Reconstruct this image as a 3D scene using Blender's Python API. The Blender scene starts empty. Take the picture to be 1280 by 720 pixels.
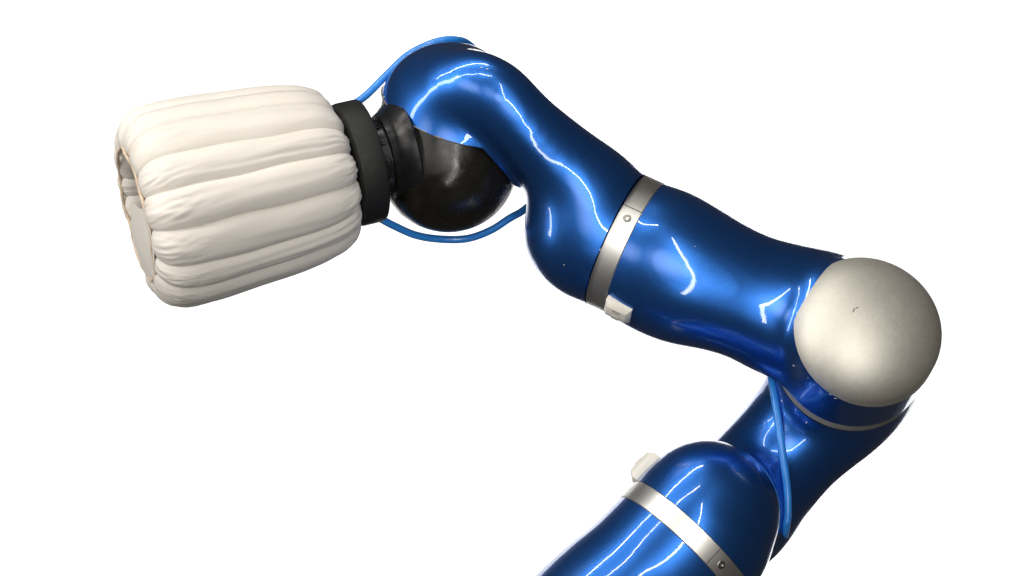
import bpy, bmesh, math, random
import numpy as np
from mathutils import Vector, Matrix, noise

random.seed(7); np.random.seed(7)
scene = bpy.context.scene
col = scene.collection
MM = 0.001                 # everything is laid out in millimetres and scaled on creation
D = 3000.0                 # distance from the camera to the elbow cap, mm

# ------------------------------------------------------------------ camera
cam_d = bpy.data.cameras.new('camera'); cam = bpy.data.objects.new('camera', cam_d)
col.objects.link(cam); scene.camera = cam
cam.location = (0, -D*MM, 0); cam.rotation_euler = (math.radians(90), 0, 0)
cam_d.sensor_width = 36; cam_d.lens = 36*D/1280.0
cam_d.clip_start = 0.05; cam_d.clip_end = 60

# ------------------------------------------------------------------ light and exposure
world = bpy.data.worlds.new('World'); scene.world = world; world.use_nodes = True
bg = world.node_tree.nodes['Background']
bg.inputs[0].default_value = (1.0, 0.93, 0.84, 1); bg.inputs[1].default_value = 0.035
scene.view_settings.view_transform = 'Standard'; scene.view_settings.look = 'None'
scene.view_settings.exposure = 0; scene.view_settings.gamma = 1
scene.view_settings.use_curve_mapping = False

def area(name, loc, target, sx, sy, power, color=(1, .96, .9), roll=0.0):
    l = bpy.data.lights.new(name, 'AREA'); l.shape = 'RECTANGLE'
    l.size = sx*MM; l.size_y = sy*MM; l.energy = power; l.color = color
    o = bpy.data.objects.new(name, l); col.objects.link(o)
    o.location = Vector(loc)*MM
    d = (Vector(target)-Vector(loc)).normalized()
    o.rotation_euler = (d.to_track_quat('-Z', 'Y').to_matrix() @ Matrix.Rotation(roll, 3, 'Z')).to_euler()
    return o
#LIGHTS#
# lamps that light the white backdrop, above and below the picture
for sx in (-2500, -850, 850, 2500):
    area('backdrop_lamp', (sx, 4600, 2350), (sx, 6000, 600), 1500, 250, 43, (1, 1, 1))
    area('backdrop_lamp', (sx, 4600, -2350), (sx, 6000, -600), 1500, 250, 43, (1, 1, 1))
# room lamps that light the arm
def strip(a, b, w, radiance, target=(250, 0, -50), color=(1, .97, .92)):
    a = np.array(a, float); b = np.array(b, float); c = (a+b)/2; L = np.linalg.norm(b-a)
    l = bpy.data.lights.new('tube_lamp', 'AREA'); l.shape = 'RECTANGLE'; l.size = L*MM; l.size_y = w*MM
    l.energy = radiance*math.pi*L*w*MM*MM; l.color = color
    o = bpy.data.objects.new('tube_lamp', l); col.objects.link(o); o.location = Vector(c)*MM
    X = Vector((b-a)/L); Z = -(Vector(target)-Vector(c)); Z = (Z-X*Z.dot(X)).normalized(); Y = Z.cross(X)
    o.rotation_euler = Matrix((X, Y, Z)).transposed().to_euler()
    return o
strip((440, -1850, 1600), (400, -1850, -300), 64, 34)          # upright tubes in front
strip((400, -1850, -300), (-100, -1850, -1250), 80, 22)
strip((-3100, -1050, 1500), (100, -150, 1500), 55, 38)         # ceiling tubes
strip((-3100, -1900, 1500), (100, -1000, 1500), 50, 36)
strip((-1900, -1500, 1500), (-2400, -500, -500), 220, 15)      # wide strip lamp on the left
# large added fill lamps, brightest in the middle, for a soft glow on paint
def fill_lamp(loc, target, size, radiance, color=(1, .97, .93)):
    o = area('added_fill_lamp', loc, target, size, size, 1, color); l = o.data
    l.energy = radiance*math.pi*(size*MM)**2; l.use_nodes = True; nt = l.node_tree
    em = nt.nodes['Emission']; geo = nt.nodes.new('ShaderNodeNewGeometry')
    sub = nt.nodes.new('ShaderNodeVectorMath'); sub.operation = 'DISTANCE'; sub.inputs[1].default_value = (.5, .5, 0)
    nt.links.new(geo.outputs['Parametric'], sub.inputs[0])
    mr = nt.nodes.new('ShaderNodeMapRange'); mr.interpolation_type = 'SMOOTHERSTEP'
    mr.inputs['From Min'].default_value = .5; mr.inputs['From Max'].default_value = .03
    nt.links.new(sub.outputs['Value'], mr.inputs['Value']); nt.links.new(mr.outputs['Result'], em.inputs['Strength'])
    return o
fill_lamp((-350, -4000, 250), (200, 0, 0), 3600, 3.7)
fill_lamp((-2300, -2700, 600), (200, 0, 0), 2600, 3.0)

# ------------------------------------------------------------------ helpers
def P(px, py, y=0.0):
    s = (D+y)/D
    return np.array([(px-640)*s, y, (360-py)*s])
def unit(v):
    v = np.array(v, float); return v/np.linalg.norm(v)
def frame(a, up=(0, 0, 1)):
    a = unit(a); u = np.cross(up, a)
    if np.linalg.norm(u) < 1e-3: u = np.cross((0, 1, 0), a)
    u = unit(u); return a, u, np.cross(a, u)

# signed distance pieces
def sphere(c, r):
    c = np.array(c); return lambda p: np.linalg.norm(p-c, axis=-1)-r
def chain(pts, n=14):
    """smooth tube of varying radius through (centre, radius) stations"""
    q = np.array([list(c)+[r] for c, r in pts], float)
    q = np.vstack([2*q[0]-q[1], q, 2*q[-1]-q[-2]]); out = []
    for i in range(1, len(q)-2):
        for k in range(n):
            t = k/n
            out.append(.5*(2*q[i]+(q[i+1]-q[i-1])*t+(2*q[i-1]-5*q[i]+4*q[i+1]-q[i+2])*t*t+(3*q[i]-q[i-1]-3*q[i+1]+q[i+2])*t**3))
    out.append(q[-2]); out = np.array(out)
    def f(p):
        d = np.full(p.shape[:-1], 1e9)
        for a, b in zip(out[:-1], out[1:]):
            v = b[:3]-a[:3]; h = np.clip(((p-a[:3])@v)/(v@v), 0, 1)
            w = p-a[:3]-h[..., None]*v
            d = np.minimum(d, np.sqrt((w*w).sum(-1))-(a[3]+(b[3]-a[3])*h))
        return d
    return f
def smin(f, g, k):
    def h(p):
        a = f(p); b = g(p); t = np.maximum(k-np.abs(a-b), 0)/k
        return np.minimum(a, b)-t*t*t*k/6
    return h

def surface(f, lo, hi, step=4.0, proj=4, relax=30):
    """surface nets: mesh of f = 0, then every vertex pulled exactly onto it"""
    lo = np.array(lo, float); n = np.ceil((np.array(hi)-lo)/step).astype(int)+1
    ax = [lo[i]+step*np.arange(n[i]) for i in range(3)]
    G = np.stack(np.meshgrid(*ax, indexing='ij'), -1)
    V = np.empty(n)
    B = 4; nb = -(-n//B); cc = np.stack(np.meshgrid(*[lo[i]+step*(np.arange(nb[i])*B+(B-1)/2) for i in range(3)], indexing='ij'), -1)
    cv = f(cc); rep = cv
    for i in range(3): rep = np.repeat(rep, B, i)
    V = rep[:n[0], :n[1], :n[2]].copy(); m = np.abs(V) < B*step*1.25+8
    V[m] = f(G[m])
    S = V < 0
    cs = S[:-1, :-1, :-1].astype(int)*0
    for i in (0, 1):
        for j in (0, 1):
            for k in (0, 1):
                cs = cs+S[i:n[0]-1+i, j:n[1]-1+j, k:n[2]-1+k]
    act = (cs > 0) & (cs < 8)
    idx = -np.ones(act.shape, int); idx[act] = np.arange(act.sum())
    ci = np.argwhere(act); acc = np.zeros((len(ci), 3)); cnt = np.zeros(len(ci))
    corners = [(i, j, k) for i in (0, 1) for j in (0, 1) for k in (0, 1)]
    for a in corners:
        for d in range(3):
            if a[d]: continue
            b = list(a); b[d] = 1
            va = V[tuple((ci+a).T)]; vb = V[tuple((ci+b).T)]
            m = (va < 0) != (vb < 0); t = np.where(m, va/(va-vb+1e-12*(va == vb)), 0)
            pt = ci+np.array(a)+np.eye(3)[d]*t[:, None]
            acc += pt*m[:, None]; cnt += m
    vs = lo+step*acc/cnt[:, None]
    faces = []
    for d in range(3):
        o1, o2 = [(1, 2), (2, 0), (0, 1)][d]
        sl = [slice(None)]*3; sl[d] = slice(0, -1); A = S[tuple(sl)]
        sl[d] = slice(1, None); B = S[tuple(sl)]
        e = np.argwhere(A != B)
        e = e[(e[:, o1] > 0) & (e[:, o2] > 0) & (e[:, o1] < n[o1]-1) & (e[:, o2] < n[o2]-1)]
        flip = A[tuple(e.T)]
        u = np.zeros(3, int); v = np.zeros(3, int); u[o1] = 1; v[o2] = 1
        q = np.stack([idx[tuple(x.T)] for x in (e-u-v, e-v, e, e-u)], 1)
        q[~flip] = q[~flip][:, ::-1]; faces.append(q)
    faces = np.vstack(faces)
    for _ in range(proj):
        h = .4; g = np.stack([(f(vs+np.eye(3)[i]*h)-f(vs-np.eye(3)[i]*h))/(2*h) for i in range(3)], -1)
        vs = vs-(f(vs)/np.maximum((g*g).sum(-1), .2))[:, None]*g
    ed = np.unique(np.sort(np.vstack([faces[:, [0, 1]], faces[:, [1, 2]], faces[:, [2, 3]], faces[:, [3, 0]]]), 1), axis=0)
    deg = np.bincount(ed.ravel(), minlength=len(vs)).astype(float)
    for _ in range(relax):
        acc = np.stack([np.bincount(ed[:, 0], vs[ed[:, 1], k], len(vs))+np.bincount(ed[:, 1], vs[ed[:, 0], k], len(vs)) for k in range(3)], 1)
        vs = vs+.5*(acc/deg[:, None]-vs)
    return vs, faces

def to_mesh(name, vs, faces, mat, parent=None, smooth=True, cuts=(), fill=False):
    me = bpy.data.meshes.new(name)
    me.from_pydata((np.asarray(vs)*MM).tolist(), [], [list(map(int, q)) for q in faces]); me.update()
    if cuts:
        bm = bmesh.new(); bm.from_mesh(me)
        for cut in cuts:                       # (point, normal) or (point, normal, reach)
            c, nrm = np.array(cut[0]), np.array(cut[1]); reach = cut[2] if len(cut) > 2 else 1e9
            C0, N0 = Vector(c)*MM, Vector(nrm).normalized()
            def inside(q):
                w = q.calc_center_median()-C0; return (w-N0*w.dot(N0)).length < reach*MM
            near = [q for q in bm.faces if inside(q)]
            g = list({v for q in near for v in q.verts})+list({e for q in near for e in q.edges})+near
            bmesh.ops.bisect_plane(bm, geom=g, dist=1e-6, plane_co=C0, plane_no=N0)
            kill = [q for q in bm.faces if inside(q) and (q.calc_center_median()-C0).dot(N0) > 0]
            bmesh.ops.delete(bm, geom=kill, context='FACES')
        bm.to_mesh(me); bm.free()
    return link(name, me, mat, parent, smooth)
def link(name, me, mat, parent, smooth=True):
    if smooth: me.polygons.foreach_set('use_smooth', [True]*len(me.polygons))
    me.materials.append(mat)
    o = bpy.data.objects.new(name, me); col.objects.link(o)
    if parent is not None:
        o.parent = parent
        root = parent
        while root.parent: root = root.parent
        if parent.type == 'EMPTY': o.location = -Vector(parent.location)
    return o
def from_bm(name, bm, mat, parent=None, smooth=True, sharp=None):
    me = bpy.data.meshes.new(name); bm.normal_update(); bm.to_mesh(me); bm.free()
    if smooth and sharp:
        me.polygons.foreach_set('use_smooth', [True]*len(me.polygons)); me.set_sharp_from_angle(angle=math.radians(sharp))
    return link(name, me, mat, parent, smooth)
def tag(o, label=None, cat=None, group=None, kind=None):
    if label: o['label'] = label
    if cat: o['category'] = cat
    if group: o['group'] = group
    if kind: o['kind'] = kind
def empty(name, loc):
    o = bpy.data.objects.new(name, None); col.objects.link(o); o.location = Vector(loc)*MM
    o.empty_display_size = .05; return o
def lathe(name, c, a, prof, mat, parent, n=128, sharp=30, closed=False, up=(0, 0, 1)):
    """prof: list of (distance along a, radius)"""
    a, u, v = frame(a, up); vs = []; fs = []
    for s, r in prof:
        for k in range(n):
            t = 2*math.pi*k/n; vs.append(np.array(c)+a*s+r*(u*math.cos(t)+v*math.sin(t)))
    m = len(prof)
    for i in range(m if closed else m-1):
        j = (i+1) % m
        for k in range(n):
            l = (k+1) % n; fs.append((i*n+k, i*n+l, j*n+l, j*n+k))
    me = bpy.data.meshes.new(name); me.from_pydata([tuple(x*MM) for x in vs], [], fs); me.update()
    bm = bmesh.new(); bm.from_mesh(me); bmesh.ops.remove_doubles(bm, verts=bm.verts, dist=1e-7)
    bmesh.ops.recalc_face_normals(bm, faces=bm.faces); bm.to_mesh(me); bm.free()
    me.polygons.foreach_set('use_smooth', [True]*len(me.polygons)); me.set_sharp_from_angle(angle=math.radians(sharp))
    return link(name, me, mat, parent, False)
def spline(pts, n=14):
    q = np.array(pts, float); q = np.vstack([2*q[0]-q[1], q, 2*q[-1]-q[-2]]); out = []
    for i in range(1, len(q)-2):
        for k in range(n):
            t = k/n
            out.append(.5*(2*q[i]+(q[i+1]-q[i-1])*t+(2*q[i-1]-5*q[i]+4*q[i+1]-q[i+2])*t*t+(3*q[i]-q[i-1]-3*q[i+1]+q[i+2])*t**3))
    out.append(q[-2]); return np.array(out)
def tube(name, pts, r, mat, parent=None, seg=20, n=14):
    q = spline(pts, n); vs = []; fs = []; T = np.gradient(q, axis=0)
    u = unit(np.cross(T[0], (0, 1, .3)))
    for i, c in enumerate(q):
        t = unit(T[i]); u = unit(u-t*(u@t)); v = np.cross(t, u)
        for k in range(seg):
            w = 2*math.pi*k/seg; vs.append(c+r*(u*math.cos(w)+v*math.sin(w)))
    for i in range(len(q)-1):
        for k in range(seg):
            l = (k+1) % seg; fs.append((i*seg+k, i*seg+l, (i+1)*seg+l, (i+1)*seg+k))
    fs.append(tuple(range(seg))[::-1]); fs.append(tuple(range((len(q)-1)*seg, len(q)*seg)))
    return to_mesh(name, vs, fs, mat, parent)
def ray(px, py, back=False, fs=()):
    """first surface point of the shells on the line of sight (or the last, from behind)"""
    d = unit([(px-640), D, (360-py)]); o = np.array([0, -D, 0.])
    t = D-500 if not back else D+700
    for _ in range(400):
        p = o+d*t; v = min(float(f(p[None])[0]) for f in fs)
        if v < .05: return p
        t += max(v*.7, .05)*(-1 if back else 1)
        if t > D+800 or t < D-600: return None
    return p

# ------------------------------------------------------------------ materials
def mat(name):
    m = bpy.data.materials.new(name); m.use_nodes = True
    nt = m.node_tree; b = nt.nodes['Principled BSDF']
    tc = nt.nodes.new('ShaderNodeTexCoord')
    return m, nt, b, tc.outputs['Object']
def noise_n(nt, co, scale, detail=3, rough=.5, dist=0.0):
    n = nt.nodes.new('ShaderNodeTexNoise'); n.inputs['Scale'].default_value = scale
    n.inputs['Detail'].default_value = detail; n.inputs['Roughness'].default_value = rough
    n.inputs['Distortion'].default_value = dist
    nt.links.new(co, n.inputs['Vector']); return n.outputs['Fac']
def ramp(nt, fac, stops):
    r = nt.nodes.new('ShaderNodeValToRGB'); e = r.color_ramp.elements
    while len(e) < len(stops): e.new(.5)
    for i, (p, c) in enumerate(stops):
        e[i].position = p; e[i].color = (c, c, c, 1) if isinstance(c, float) else (*c, 1)
    nt.links.new(fac, r.inputs['Fac']); return r.outputs['Color']
def bump(nt, h, strength, dist, prev=None):
    b = nt.nodes.new('ShaderNodeBump'); b.inputs['Strength'].default_value = strength
    b.inputs['Distance'].default_value = dist; nt.links.new(h, b.inputs['Height'])
    if prev: nt.links.new(prev, b.inputs['Normal'])
    return b.outputs['Normal']
def mixc(nt, fac, a, b):
    m = nt.nodes.new('ShaderNodeMix'); m.data_type = 'RGBA'
    nt.links.new(fac, m.inputs[0])
    for v, s in ((a, m.inputs[6]), (b, m.inputs[7])):
        if isinstance(v, tuple): s.default_value = (*v, 1)
        else: nt.links.new(v, s)
    return m.outputs[2]

def make_blue():
    m, nt, b, co = mat('metallic_blue_paint')
    fl = noise_n(nt, co, 900, 2)
    big = noise_n(nt, co, 14, 4)
    c1 = mixc(nt, ramp(nt, fl, [(.15, 0.0), (.9, 1.0)]), (.014, .10, .40), (.034, .175, .60))
    nt.links.new(c1, b.inputs['Base Color'])
    b.inputs['Metallic'].default_value = .88; b.inputs['Roughness'].default_value = .34
    b.inputs['Coat Weight'].default_value = 1; b.inputs['Coat IOR'].default_value = 1.45
    nt.links.new(ramp(nt, big, [(.35, .012), (.75, .09)]), b.inputs['Coat Roughness'])
    op = noise_n(nt, co, 55, 2)
    nrm = bump(nt, op, .06, .0012)
    nt.links.new(nrm, b.inputs['Coat Normal'])
    return m
def make_simple(name, color, rough, metal=0.0, nscale=60, var=.15, bs=.0, bd=.001, coat=0.0, rvar=.1):
    m, nt, b, co = mat(name)
    n = noise_n(nt, co, nscale, 5, .6)
    lo = tuple(c*(1-var) for c in color); hi = tuple(min(1, c*(1+var)) for c in color)
    nt.links.new(mixc(nt, ramp(nt, n, [(.3, 0.0), (.7, 1.0)]), lo, hi), b.inputs['Base Color'])
    n2 = noise_n(nt, co, nscale*.5, 6, .65)
    nt.links.new(ramp(nt, n2, [(.3, max(0.0, rough-rvar)), (.7, rough+rvar)]), b.inputs['Roughness'])
    b.inputs['Metallic'].default_value = metal; b.inputs['Coat Weight'].default_value = coat
    if bs: nt.links.new(bump(nt, noise_n(nt, co, nscale*2.2, 4), bs, bd), b.inputs['Normal'])
    return m
BLUE = make_blue()
SILVER = make_simple('satin_silver_lacquer', (.68, .655, .59), .56, .75, 160, .05, .05, .0004, 0, .03)
RINGM = make_simple('dull_grey_ring', (.36, .36, .33), .5, .4, 90, .08)
BAND = make_simple('brushed_aluminium', (.90, .885, .85), .39, 1.0, 30, .05, 0, 0, 0, .02)
def make_black():
    m, nt, b, co = mat('scuffed_black_lacquer')
    n = noise_n(nt, co, 16, 6, .62, .6)
    nt.links.new(mixc(nt, ramp(nt, n, [(.42, 0.0), (.72, 1.0)]), (.008, .0075, .006), (.022, .019, .014)), b.inputs['Base Color'])
    nt.links.new(ramp(nt, noise_n(nt, co, 26, 7, .7, .4), [(.35, .14), (.7, .42)]), b.inputs['Roughness'])
    nt.links.new(bump(nt, noise_n(nt, co, 22, 3), .25, .0022), b.inputs['Normal'])
    return m
BLACK = make_black()
FLANGE = make_simple('anodised_black_metal', (.02, .02, .021), .30, .5, 90, .2, 0, 0, 0, .08)
DISC = make_simple('matt_black_plastic', (.006, .0065, .006), .62, 0, 240, .25, .35, .0006, 0, .08)
PLASTIC = make_simple('white_plastic', (.70, .67, .60), .4, 0, 60, .04)
RIB = make_simple('grey_plastic', (.42, .41, .37), .45, 0, 60, .04)
HOSE = make_simple('blue_polyurethane_hose', (.03, .24, .72), .30, 0, 50, .08, 0, 0, .3, .06)
STEEL = make_simple('screw_steel', (.45, .44, .40), .3, 1.0, 300, .1)
DARK = make_simple('dark_recess', (.02, .02, .02), .6)
EDGE = make_simple('worn_paint_edge', (.20, .17, .13), .5, .2, 120, .8)
CHIP_GLINT = make_simple('primer_chip_and_glint', (.55, .55, .56), .6)
def make_fabric():
    m, nt, b, co = mat('white_coated_fabric')
    n = noise_n(nt, co, 9, 5, .6)
    nt.links.new(mixc(nt, ramp(nt, n, [(.35, 0.0), (.7, 1.0)]), (.70, .66, .60), (.75, .71, .655)), b.inputs['Base Color'])
    b.inputs['Roughness'].default_value = .55
    b.inputs['Sheen Weight'].default_value = .1
    b.inputs['Subsurface Weight'].default_value = .12; b.inputs['Subsurface Radius'].default_value = (.012, .008, .005)
    w = bump(nt, noise_n(nt, co, 70, 4, .6), .07, .0015)
    nt.links.new(bump(nt, noise_n(nt, co, 900, 2), .15, .0003, w), b.inputs['Normal'])
    return m
FABRIC = make_fabric()
SEAM = make_simple('tan_glued_seam', (.62, .50, .38), .6, 0, 60, .3)
LINING = make_simple('tan_lining', (.42, .31, .22), .6, 0, 30, .35, .4, .003)
WALL = make_simple('white_painted_wall', (.90, .90, .90), .9, 0, 4, .005)

# ------------------------------------------------------------------ backdrop
bm = bmesh.new()
bmesh.ops.create_cube(bm, size=1)
for v in bm.verts: v.co = Vector((v.co.x*6.6, 6.05+v.co.y*.1, v.co.z*3.8))
wall = from_bm('backdrop', bm, WALL, smooth=False); tag(wall, kind='structure')

# ------------------------------------------------------------------ layout of the arm (mm)
E = P(1080, 413, 0)                         # elbow cap centre
nj = unit((.06, -.905, .42))                # elbow joint axis, towards the viewer
nd = unit((.24, -.92, .26))                 # how the silver cap is cut
RING = E-nj*95
B1 = P(783, 305, 90); a1 = unit(np.array([.906*.97, -.18, -.427*.97]))
B2 = P(856, 681, 20); a2 = unit(np.array([-.70, -.18, -.70]))
C1 = P(563, 143, 105); K1 = P(560, 203, 105); SC = C1+unit((.31, -.45, .83))*9     # wrist: centre of blue end cap, of black body
capn = unit((.26, -.45, .85))              # axis of the wrist cap, pointing up and away
WR = 95.0
r1 = 90.5; r2 = 99.5                            # band radii

def S(px, py, y, r): return (P(px, py, y), r*(D+y)/D)

root = empty('robot_arm', B2+a2*330)
tag(root, 'glossy metallic blue jointed robot arm with silver elbow cap and black wrist', 'robot arm')

# forearm between the elbow and the forearm band
F_line = chain([(B1-a1*60, r1), (B1-a1*14, r1), (B1+a1*18, r1+.5), S(826, 326, 80, 93), S(856, 341, 75, 91), S(893, 355, 70, 84), S(938, 372, 70, 80.5), S(985, 390, 75, 86), S(1020, 401, 82, 90), S(1050, 409, 86, 90)])
def flat_dome(r, k=.60, depth=110):
    """barrel along the joint axis whose near end is a flattened dome"""
    def f(p):
        q = p-E; h = q@nj; w = q-h[..., None]*nj; rho = np.sqrt((w*w).sum(-1))
        hh = np.where(h > 0, h/k, np.minimum(h+depth, 0))
        d = np.sqrt(rho*rho+hh*hh)-r
        return np.where(h > 0, d*(k+(1-k)*rho/np.sqrt(rho*rho+hh*hh+1e-9)), d)
    return f
barrel = flat_dome(96.3)
forearm = smin(F_line, barrel, 24)
vs, fs = surface(forearm, (90, -130, -260), (580, 260, 190))
fo = to_mesh('forearm_shell', vs, fs, BLUE, root, cuts=[(B1+a1*14, -a1), (E-nj*84, -nj)])
# silver cap: dome with a shallow flat-ish crown
cap_f = flat_dome(97.4, .60, 40)
vs, fs = surface(cap_f, E-110, E+112, relax=0)
to_mesh('elbow_cap', vs, fs, SILVER, root, cuts=[(E+nd*2, -nd)])
lathe('elbow_ring', RING, nj, [(-7, 85), (-7, 94.4), (-6, 95.2), (12, 95.2), (13, 94.4), (13, 85)], RINGM, root)

# wrist half of the forearm
neck = chain([S(568, 108, 40, 44), S(594, 108, 26, 46), S(622, 122, 18, 46), S(656, 156, 22, 45), S(702, 204, 46, 53.5), S(738, 254, 72, 73), (B1-a1*34, r1-3), (B1-a1*12, r1), (B1+a1*60, r1)])
bulb = chain([S(736, 289, 84, 82), (B1-a1*26, 66)])
wcap = chain([(C1, WR), (K1, WR)], 2)
fill = chain([S(575, 118, 60, 52), S(604, 122, 66, 46), S(645, 155, 66, 42), S(690, 205, 80, 42)], 4)
wrist = smin(smin(smin(neck, fill, 20), bulb, 26), wcap, 30)
vs, fs = surface(wrist, (-190, -60, -70), (260, 260, 340), relax=45)
wv = vs
ws = to_mesh('wrist_shell', vs, fs, BLUE, root, cuts=[(B1-a1*14, a1)])
# open the end cap underneath: remove what lies below the seam plane within the cap
bm = bmesh.new(); bm.from_mesh(ws.data)
def centers(fl): return np.array([f_.calc_center_median()[:] for f_ in fl])/MM
allf = list(bm.faces); dc = np.abs(wcap(centers(allf)))
near = [f_ for f_, q in zip(allf, dc) if q < 12]
g = list({v for f_ in near for v in f_.verts})+list({e for f_ in near for e in f_.edges})+near
bmesh.ops.bisect_plane(bm, geom=g, dist=1e-6, plane_co=Vector(SC)*MM, plane_no=Vector(-capn))
allf = list(bm.faces); cc = centers(allf); dc = np.abs(wcap(cc)); hh = (cc-SC)@capn; dn = np.minimum(neck(cc), bulb(cc))
kill = [f_ for f_, q, h, n_ in zip(allf, dc, hh, dn) if h < 0 and q < 3.2 and n_ > 3]
bmesh.ops.delete(bm, geom=kill, context='FACES')
# relax the free edge where the cap wall runs into the neck, so that it is a clean curve
be = [e for e in bm.edges if e.is_boundary]; nb = {}
for e in be:
    for a_, b_ in (e.verts, reversed(e.verts)): nb.setdefault(a_, []).append(b_)
mv = [v for v in nb if (np.array(v.co)/MM-SC)@capn < -1.0 and wcap((np.array(v.co)/MM)[None])[0] < 15 and np.linalg.norm(np.array(v.co)/MM-C1) < 190 and len(nb[v]) == 2]
for _ in range(60):
    new = [(nb[v][0].co+nb[v][1].co)*.5 for v in mv]
    for v, q in zip(mv, new): v.co = v.co.lerp(q, .7)
kill = []
bmesh.ops.delete(bm, geom=kill, context='FACES')
bm.to_mesh(ws.data); bm.free()

# black body nested in the cap
body = chain([(C1, 91.5), (K1, 91.5)], 4)
vs, fs = surface(body, (-190, -10, 20), (40, 225, 330))
to_mesh('wrist_body', vs, fs, BLACK, root)

# bands with their screws
def band(c, a, r, w, ang_screws, ang_seam):
    o = lathe('joint_band', c, a, [(-w, r-8), (-w, r-.4), (-w+.8, r+.4), (w-.8, r+.4), (w, r-.4), (w, r-8)], BAND, root, n=192)
    aa, u, v = frame(a)
    for t in ang_screws:
        d = u*math.cos(t)+v*math.sin(t)
        s = lathe('screw', np.array(c)+d*(r-.5), d, [(0, 5.2), (1.3, 5.2), (1.9, 4.6), (1.9, 2.2), (.6, 2.0), (.6, 0.01)], STEEL, o, n=24)
    for t in ang_seam:
        d = u*math.cos(t)+v*math.sin(t); tg = np.cross(aa, d)
        bm = bmesh.new(); bmesh.ops.create_cube(bm, size=1)
        M = Matrix([list(aa*(2*w-1)), list(tg*.9), list(d*1.6)]).transposed()
        for q in bm.verts: q.co = (M@q.co+Vector(np.array(c)+d*(r+.2)))*MM
        from_bm('band_joint', bm, DARK, o, smooth=False)
    return o
def ang_of(c, a, pt):
    aa, u, v = frame(a); w = np.array(pt)-np.array(c); return math.atan2(w@v, w@u)
s1 = ang_of(B1, a1, P(791, 273, -5)); j1 = ang_of(B1, a1, P(803, 255, 10))
band(B1, a1, r1, 13.6, (s1,), (s1-.17,))
s2 = ang_of(B2, a2, P(894, 712, -70))
band(B2, a2, r2, 13.6, (s2,), (s2+.16,))

# upper arm: elbow ring down to the lower band
U_line = chain([(RING-nj*5, 95.5), (RING-nj*40+(4, 0, 0), 94.5), (RING-nj*75+(4, 0, 0), 88)])
U_neck = chain([(RING-nj*55, 84), S(1037, 502, 145, 81), S(990, 553, 150, 73), S(950, 598, 142, 74), S(908, 643, 100, 80), (B2-a2*5, 62)])
U_bulb = chain([S(884, 641, 30, 92), S(871, 660, 25, 97), (B2-a2*14, r2), (B2+a2*40, r2)])
upper = smin(smin(U_line, U_neck, 34), U_bulb, 8)
vs, fs = surface(upper, (90, -150, -520), (560, 320, 10))
to_mesh('upper_arm_shell', vs, fs, BLUE, root, cuts=[(B2-a2*14, a2), (RING-nj*5, nj, 97.5)])
L_line = chain([(B2-a2*40, r2), (B2+a2*14, r2), (B2+a2*70, r2+1), (B2+a2*130, r2+8), (B2+a2*220, r2+8), (B2+a2*330, r2-10)])
vs, fs = surface(L_line, (-260, -240, -800), (400, 180, -200), 5)
to_mesh('base_shell', vs, fs, BLUE, root, cuts=[(B2+a2*14, -a2), (B2+a2*330, a2)])
lathe('base_flange', B2+a2*330, a2, [(-10, .01), (-10, 96), (10, 96), (12, 94), (12, .01)], BAND, root)

shells = (forearm, wrist, upper)

# white connector covers beside the bands
def cover(c, a, nrm, L, W, H, parent=root):
    a = unit(a); nrm = unit(np.array(nrm)-a*(np.array(nrm)@a)); t = np.cross(nrm, a)
    bm = bmesh.new()
    pts = []
    for z, l, w in ((-10, 1, 1), (H*.45, 1, 1), (H, .72, .62)):
        pts.append([bm.verts.new(Vector(np.array(c)+a*sx*l*L/2+t*sy*w*W/2+nrm*z)*MM) for sx, sy in ((-1, -1), (1, -1), (1, 1), (-1, 1))])
    bm.faces.new(pts[0][::-1]); bm.faces.new(pts[-1])
    for A, B in zip(pts[:-1], pts[1:]):
        for k in range(4): bm.faces.new((A[k], A[(k+1) % 4], B[(k+1) % 4], B[k]))
    bmesh.ops.recalc_face_normals(bm, faces=bm.faces)
    bmesh.ops.bevel(bm, geom=bm.edges[:], offset=.0004, segments=1, affect='EDGES', profile=.5)
    o = from_bm('connector_cover', bm, PLASTIC, parent, sharp=35)
    for q in (-.22, .22):                     # the two small ribs on its face
        bm = bmesh.new(); bmesh.ops.create_cube(bm, size=1)
        M = Matrix([list(a*L*.26), list(t*W*.14), list(nrm*1.6)]).transposed()
        for v in bm.verts: v.co = (M@v.co+Vector(np.array(c)+nrm*H+t*q*W))*MM
        bmesh.ops.bevel(bm, geom=bm.edges[:], offset=.0004, segments=2, affect='EDGES')
        from_bm('cover_rib', bm, RIB, o, sharp=35)
    return o
def radial(c, a, ang):
    aa, u, v = frame(a); return u*math.cos(ang)+v*math.sin(ang)
t1 = ang_of(B1, a1, P(758, 392, 30)); d1 = radial(B1, a1, t1)
cover(B1+a1*34+d1*(r1+2), a1, d1, 36, 30, 12)
t2 = ang_of(B2, a2, P(784, 592, 50)); d2 = radial(B2, a2, t2)
cover(B2-a2*37+d2*(r2-1), a2, d2, 42, 34, 16)

# seam line of the wrist cap, chipped paint
_, su, sv = frame(capn); run = []; k0 = 0
for k in range(361):
    d = su*math.cos(math.radians(k))+sv*math.sin(math.radians(k)); lo_, hi_ = 60.0, 140.0
    for _ in range(30):
        m_ = (lo_+hi_)/2
        if wcap((SC+d*m_)[None])[0] < 0: lo_ = m_
        else: hi_ = m_
    p = SC+d*lo_; free = wrist(p[None])[0] > -.3 and noise.noise(Vector(p*.05)) > -.28
    if free: run.append(p-d*(1.0+.5*noise.noise(Vector(p*.3)))-capn*.4)
    if (not free or k == 360):
        if len(run) > 4: tube('seam_edge', run[::3] if len(run) > 12 else run, 1.0, EDGE, root, seg=8, n=3)
        run = []

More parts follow.
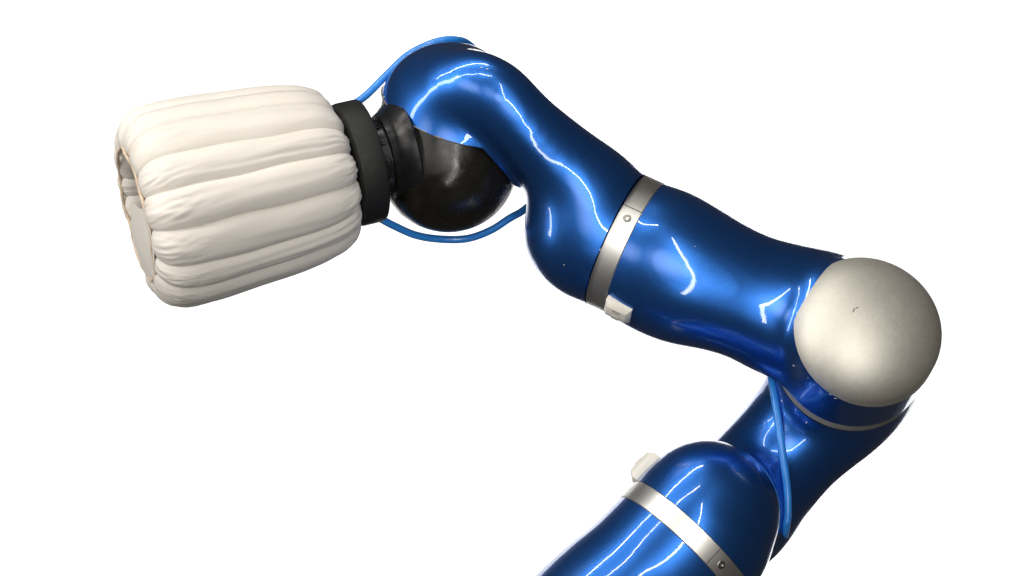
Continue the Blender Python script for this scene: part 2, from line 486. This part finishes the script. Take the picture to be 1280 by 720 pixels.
# chipped paint, and bright glints laid on as pale patches
def add_mark(px, py, w, h, ang, m=CHIP_GLINT, fs=shells, base=.25):
    p = ray(px, py, False, fs)
    if p is None: return
    f = lambda q: min(float(g_(q[None])[0]) for g_ in fs)
    # sit on the real mesh, whichever shell is in front here
    n_ = unit([f(p+np.eye(3)[i]*.5)-f(p-np.eye(3)[i]*.5) for i in range(3)])
    dirn = unit([p[0], p[1]+D, p[2]]); dg = bpy.context.evaluated_depsgraph_get()
    hit, loc, nn_, *_r = scene.ray_cast(dg, Vector((0, -D*MM, 0)), Vector(dirn))
    if hit: p = np.array(loc)/MM; n_ = unit(nn_)
    x = unit(np.cross(n_, (0, 1, 0)) if abs(n_[1]) < .9 else np.cross((0, 0, 1), n_)); y = np.cross(n_, x)
    ca, sa = math.cos(ang), math.sin(ang); X = x*ca+y*sa; Y = -x*sa+y*ca
    bm = bmesh.new(); rim = []; N = 14; rr = np.random.RandomState(int(px*7+py)).uniform(.6, 1.15, N)
    low = [bm.verts.new(Vector(p+X*w/2*rr[k]*math.cos(6.2832*k/N)+Y*h/2*rr[k]*math.sin(6.2832*k/N)-n_*.5)*MM) for k in range(N)]
    rim = [bm.verts.new(Vector(p+X*w/2*rr[k]*math.cos(6.2832*k/N)+Y*h/2*rr[k]*math.sin(6.2832*k/N)+n_*base)*MM) for k in range(N)]
    bm.faces.new(rim)
    for k in range(N): bm.faces.new((low[k], low[(k+1) % N], rim[(k+1) % N], rim[k]))
    bmesh.ops.recalc_face_normals(bm, faces=bm.faces)
    from_bm('chip_glint_mark', bm, m, root, smooth=False)
bpy.context.view_layer.update()
for c_ in ((655, 232, 3, 9, .5), (656, 250, 1.5, 6, .1), (602, 84, 3, 2, .3), (609, 86, 2.5, 2, .8), (992, 457, 1.6, 5, -.5), (1010, 472, 2, 1.5, 0), (1038, 493, 4, 2, .6), (1044, 498, 4, 1.6, .7),
           (977, 501, 3, 2.5, .2), (1008, 528, 2, 3, .2), (705, 331, 1.5, 2, 0), (480, 121, 2, 5, 0), (869, 308, 1.4, 1.2, 0)):  # marks that open this row are light glints painted as pale patches
    add_mark(*c_)
for c_ in ((1067, 388, 1.6, 8, -.6), (1071, 385, 5, 1.4, .4)):
    add_mark(*c_, m=DARK, base=.06)

# ------------------------------------------------------------------ tool flange
ga = unit((-.935, -.28, -.235))                # tool axis, pointing left and towards the viewer
G0 = P(446, 204, 62)                           # centre of the mounting disc
lathe('wrist_collar', G0, -ga, [(35, 30), (35, 53), (36, 55), (42, 58), (44, 60), (54, 68), (60, 71), (64, 72.5), (66, 71.5), (67, 70), (72, 60)], FLANGE, root, n=160)
fl = lathe('tool_flange', G0, -ga, [(10, 20), (10, 56), (21, 56), (22, 49), (40, 49), (40, 20)], FLANGE, root, n=128)
aa, u, v = frame(-ga)
for k in range(12):
    t = 2*math.pi*(k+.3)/12; d = u*math.cos(t)+v*math.sin(t)
    lathe('bolt', G0-ga*29+d*48.5, d, [(0, 3.8), (3.2, 3.8), (3.8, 3.2), (3.8, 1.6), (2.0, 1.5), (2.0, .01)], DARK if k % 2 else FLANGE, fl, n=16)

# ------------------------------------------------------------------ inflatable gripper
gr = empty('inflatable_gripper', G0+ga*14)
tag(gr, 'white inflated fabric gripper of lengthwise air chambers on black mounting disc', 'gripper')
lathe('mounting_disc', G0, ga, [(18, 20), (18, 72), (17, 76), (14, 79), (10, 80), (-14, 80), (-17.5, 78.5), (-19, 75), (-19, 20)], DISC, gr, n=160)
PROF = [(10, 60), (12, 76), (22, 93), (38, 104), (60, 111), (100, 117), (150, 121), (205, 125), (243, 124), (266, 116), (279, 101), (281, 86), (272, 75), (258, 69)]
prof = spline([(a_, b_, 0) for a_, b_ in PROF], 9)[:, :2]
seglen = np.r_[0, np.cumsum(np.linalg.norm(np.diff(prof, axis=0), axis=1))]
NS = 150; ss = np.linspace(0, seglen[-1], NS)
ps = np.interp(ss, seglen, prof[:, 0]); pr = np.interp(ss, seglen, prof[:, 1])
tn = np.gradient(np.stack([ps, pr], 1), axis=0); tn /= np.linalg.norm(tn, axis=1)[:, None]
nn = np.stack([-tn[:, 1], tn[:, 0]], 1)        # outward normal of the profile
NL = 16; NT = 34
ga_, gu, gv = frame(ga); phase = .13
rngl = np.random.RandomState(4)
cre = np.array([2*math.pi*k/NL+rngl.uniform(-.045, .045) for k in range(NL)]); cre = np.r_[cre, cre[0]+2*math.pi]
def crease_wander(k, i):                       # creases wander a little along their length
    k = k % NL; return .009*math.sin(ss[i]*.022+k*1.9)+.006*math.sin(ss[i]*.061+k*3.1)
for k in range(NL):
    vs = []; hs = rngl.uniform(.85, 1.15); sd = k*7.31
    for i in range(NS):
        e0 = ss[i]; e1 = seglen[-1]-ss[i]
        endw = math.exp(-((e0-26)/34)**2)+.9*math.exp(-((ss[i]-(seglen[-1]-78))/34)**2)
        w0 = cre[k]+crease_wander(k, i); w1 = cre[k+1]+crease_wander(k+1, i)
        H = (8.8*hs)*min(1, e0/40)**.7*min(1, .2+e1/90)
        for j in range(NT+1):
            t = -1+2*j/NT
            th = w0+(w1-w0)*(t+1)/2
            b_ = (1-abs(t)**2.1)**.72
            # the soft second fold that runs along one flank
            b_ -= .17*math.exp(-((t-.42*(1 if k % 2 else -1))/.17)**2)*(0.5+.5*math.sin(ss[i]*.016+sd))
            edge = 1-abs(t)**3
            n1 = noise.noise(Vector((t*2.6, ss[i]*.013, sd)))
            n2 = noise.noise(Vector((t*5.5+ss[i]*.03, ss[i]*.045, sd+9)))
            n3 = 1-abs(noise.noise(Vector((t*4.2-ss[i]*.055*(1 if t > 0 else -1), ss[i]*.022, sd+20))))*2.2
            # puckers that fan from the creases near both ends
            pk = endw*(2.6*n2+1.5*max(0, n3-.35)*edge)
            h = H*b_-4.5+edge*(.9*n1+.15*n2)+.6*pk*(.25+.75*edge)
            if j in (0, NT): h = -4.5
            q = ga_*(ps[i]+nn[i, 0]*h)+(pr[i]+nn[i, 1]*h)*(gu*math.cos(th+phase)+gv*math.sin(th+phase))
            vs.append(G0+ga*8+q)
    fs = [(i*(NT+1)+j, i*(NT+1)+j+1, (i+1)*(NT+1)+j+1, (i+1)*(NT+1)+j) for i in range(NS-1) for j in range(NT)]
    to_mesh('air_chamber', vs, fs, FABRIC, gr)
# gathered flap that closes the lower half of the open end
vs = []; fs = []; NA, NB = 60, 16
aa, u0, v0 = frame(ga); down = unit(np.array([0, 0, -1.])-ga*(-ga[2])); side = np.cross(ga, down)
for i in range(NA+1):
    x = -1+2*i/NA
    for j in range(NB+1):
        f_ = j/NB; top = -.14+.2*x*x+.05*math.sin(5*x); y = top+(math.sqrt(max(0, 1-x*x))-top)*f_ if math.sqrt(max(0, 1-x*x)) > top else top
        bul = 9*math.sin(math.pi*min(1, f_*.9+.1))*(1-x*x)+1.4*noise.noise(Vector((x*5, f_*3, 2)))-5*(1-f_)
        vs.append(G0+ga*(8+281+bul*.8)+side*x*89+down*y*89)
for i in range(NA):
    for j in range(NB): fs.append((i*(NB+1)+j, (i+1)*(NB+1)+j, (i+1)*(NB+1)+j+1, i*(NB+1)+j+1))
to_mesh('end_flap', vs, fs, FABRIC, gr)
# the lining inside the open end, and the seam that closes it
lathe('inner_lining', G0+ga*8, ga, [(262, 75), (253, 70), (220, 64), (200, 60), (180, 55), (150, 52), (120, 48), (118, .01)], LINING, gr, sharp=60)
sp = []
for k in range(97):
    t = 2*math.pi*k/96
    rr = 84+1.6*math.sin(5*t+1)+1.2*math.sin(11*t)
    sp.append(G0+ga*(8+280.5+1.0*math.sin(7*t))+rr*(gu*math.cos(t)+gv*math.sin(t)))
tube('end_seam', sp, 2.2, SEAM, gr, seg=10, n=3)

# ------------------------------------------------------------------ air hoses
def on(px, py, off, back=False):
    p = ray(px, py, back, shells+(body,))
    d = unit([(px-640), D, (360-py)])
    return p+d*off if p is not None else None
hr = 5.0
hA = [P(432, 139, 75), P(440, 132, 80), P(458, 119, 88), P(482, 95, 100), P(510, 69, 112), P(543, 53, 118), P(570, 50, 128), P(590, 59, 158), P(622, 96, 180)]
hA += [P(680, 150, 176), P(740, 230, 190), P(840, 310, 190), P(920, 390, 176), P(957, 440, 140), P(963, 466, 110)]
for px, py in ((967, 490), (973, 530), (979, 572), (984, 612), (985, 640), (983, 656)):
    hA.append(on(px, py, -hr*.9)) if on(px, py, 0) is not None else None
hA += [P(979, 672, hA[-1][1]+32), P(966, 688, 225), P(930, 720, 250), P(870, 790, 170), P(780, 880, 130)]
h1 = tube('air_hose', hA, hr, HOSE)
tag(h1, 'bright blue hose arching over the wrist top and crossing below the silver elbow cap', 'hose', 'blue air hoses of the gripper')
hB = [P(462, 268, 72), P(473, 272, 84), P(492, 282, 100), P(520, 294, 118), P(552, 299, 130), P(585, 298, 136), P(615, 287, 146), P(646, 268, 156), P(690, 252, 172), P(770, 310, 186), P(860, 350, 172), P(940, 400, 160), P(1000, 450, 240), P(1000, 520, 250), P(950, 600, 230), P(880, 700, 170), P(800, 790, 150)]
h2 = tube('air_hose', hB, hr, HOSE)
tag(h2, 'darker blue hose sagging under the black wrist ball behind the arm', 'hose', 'blue air hoses of the gripper')
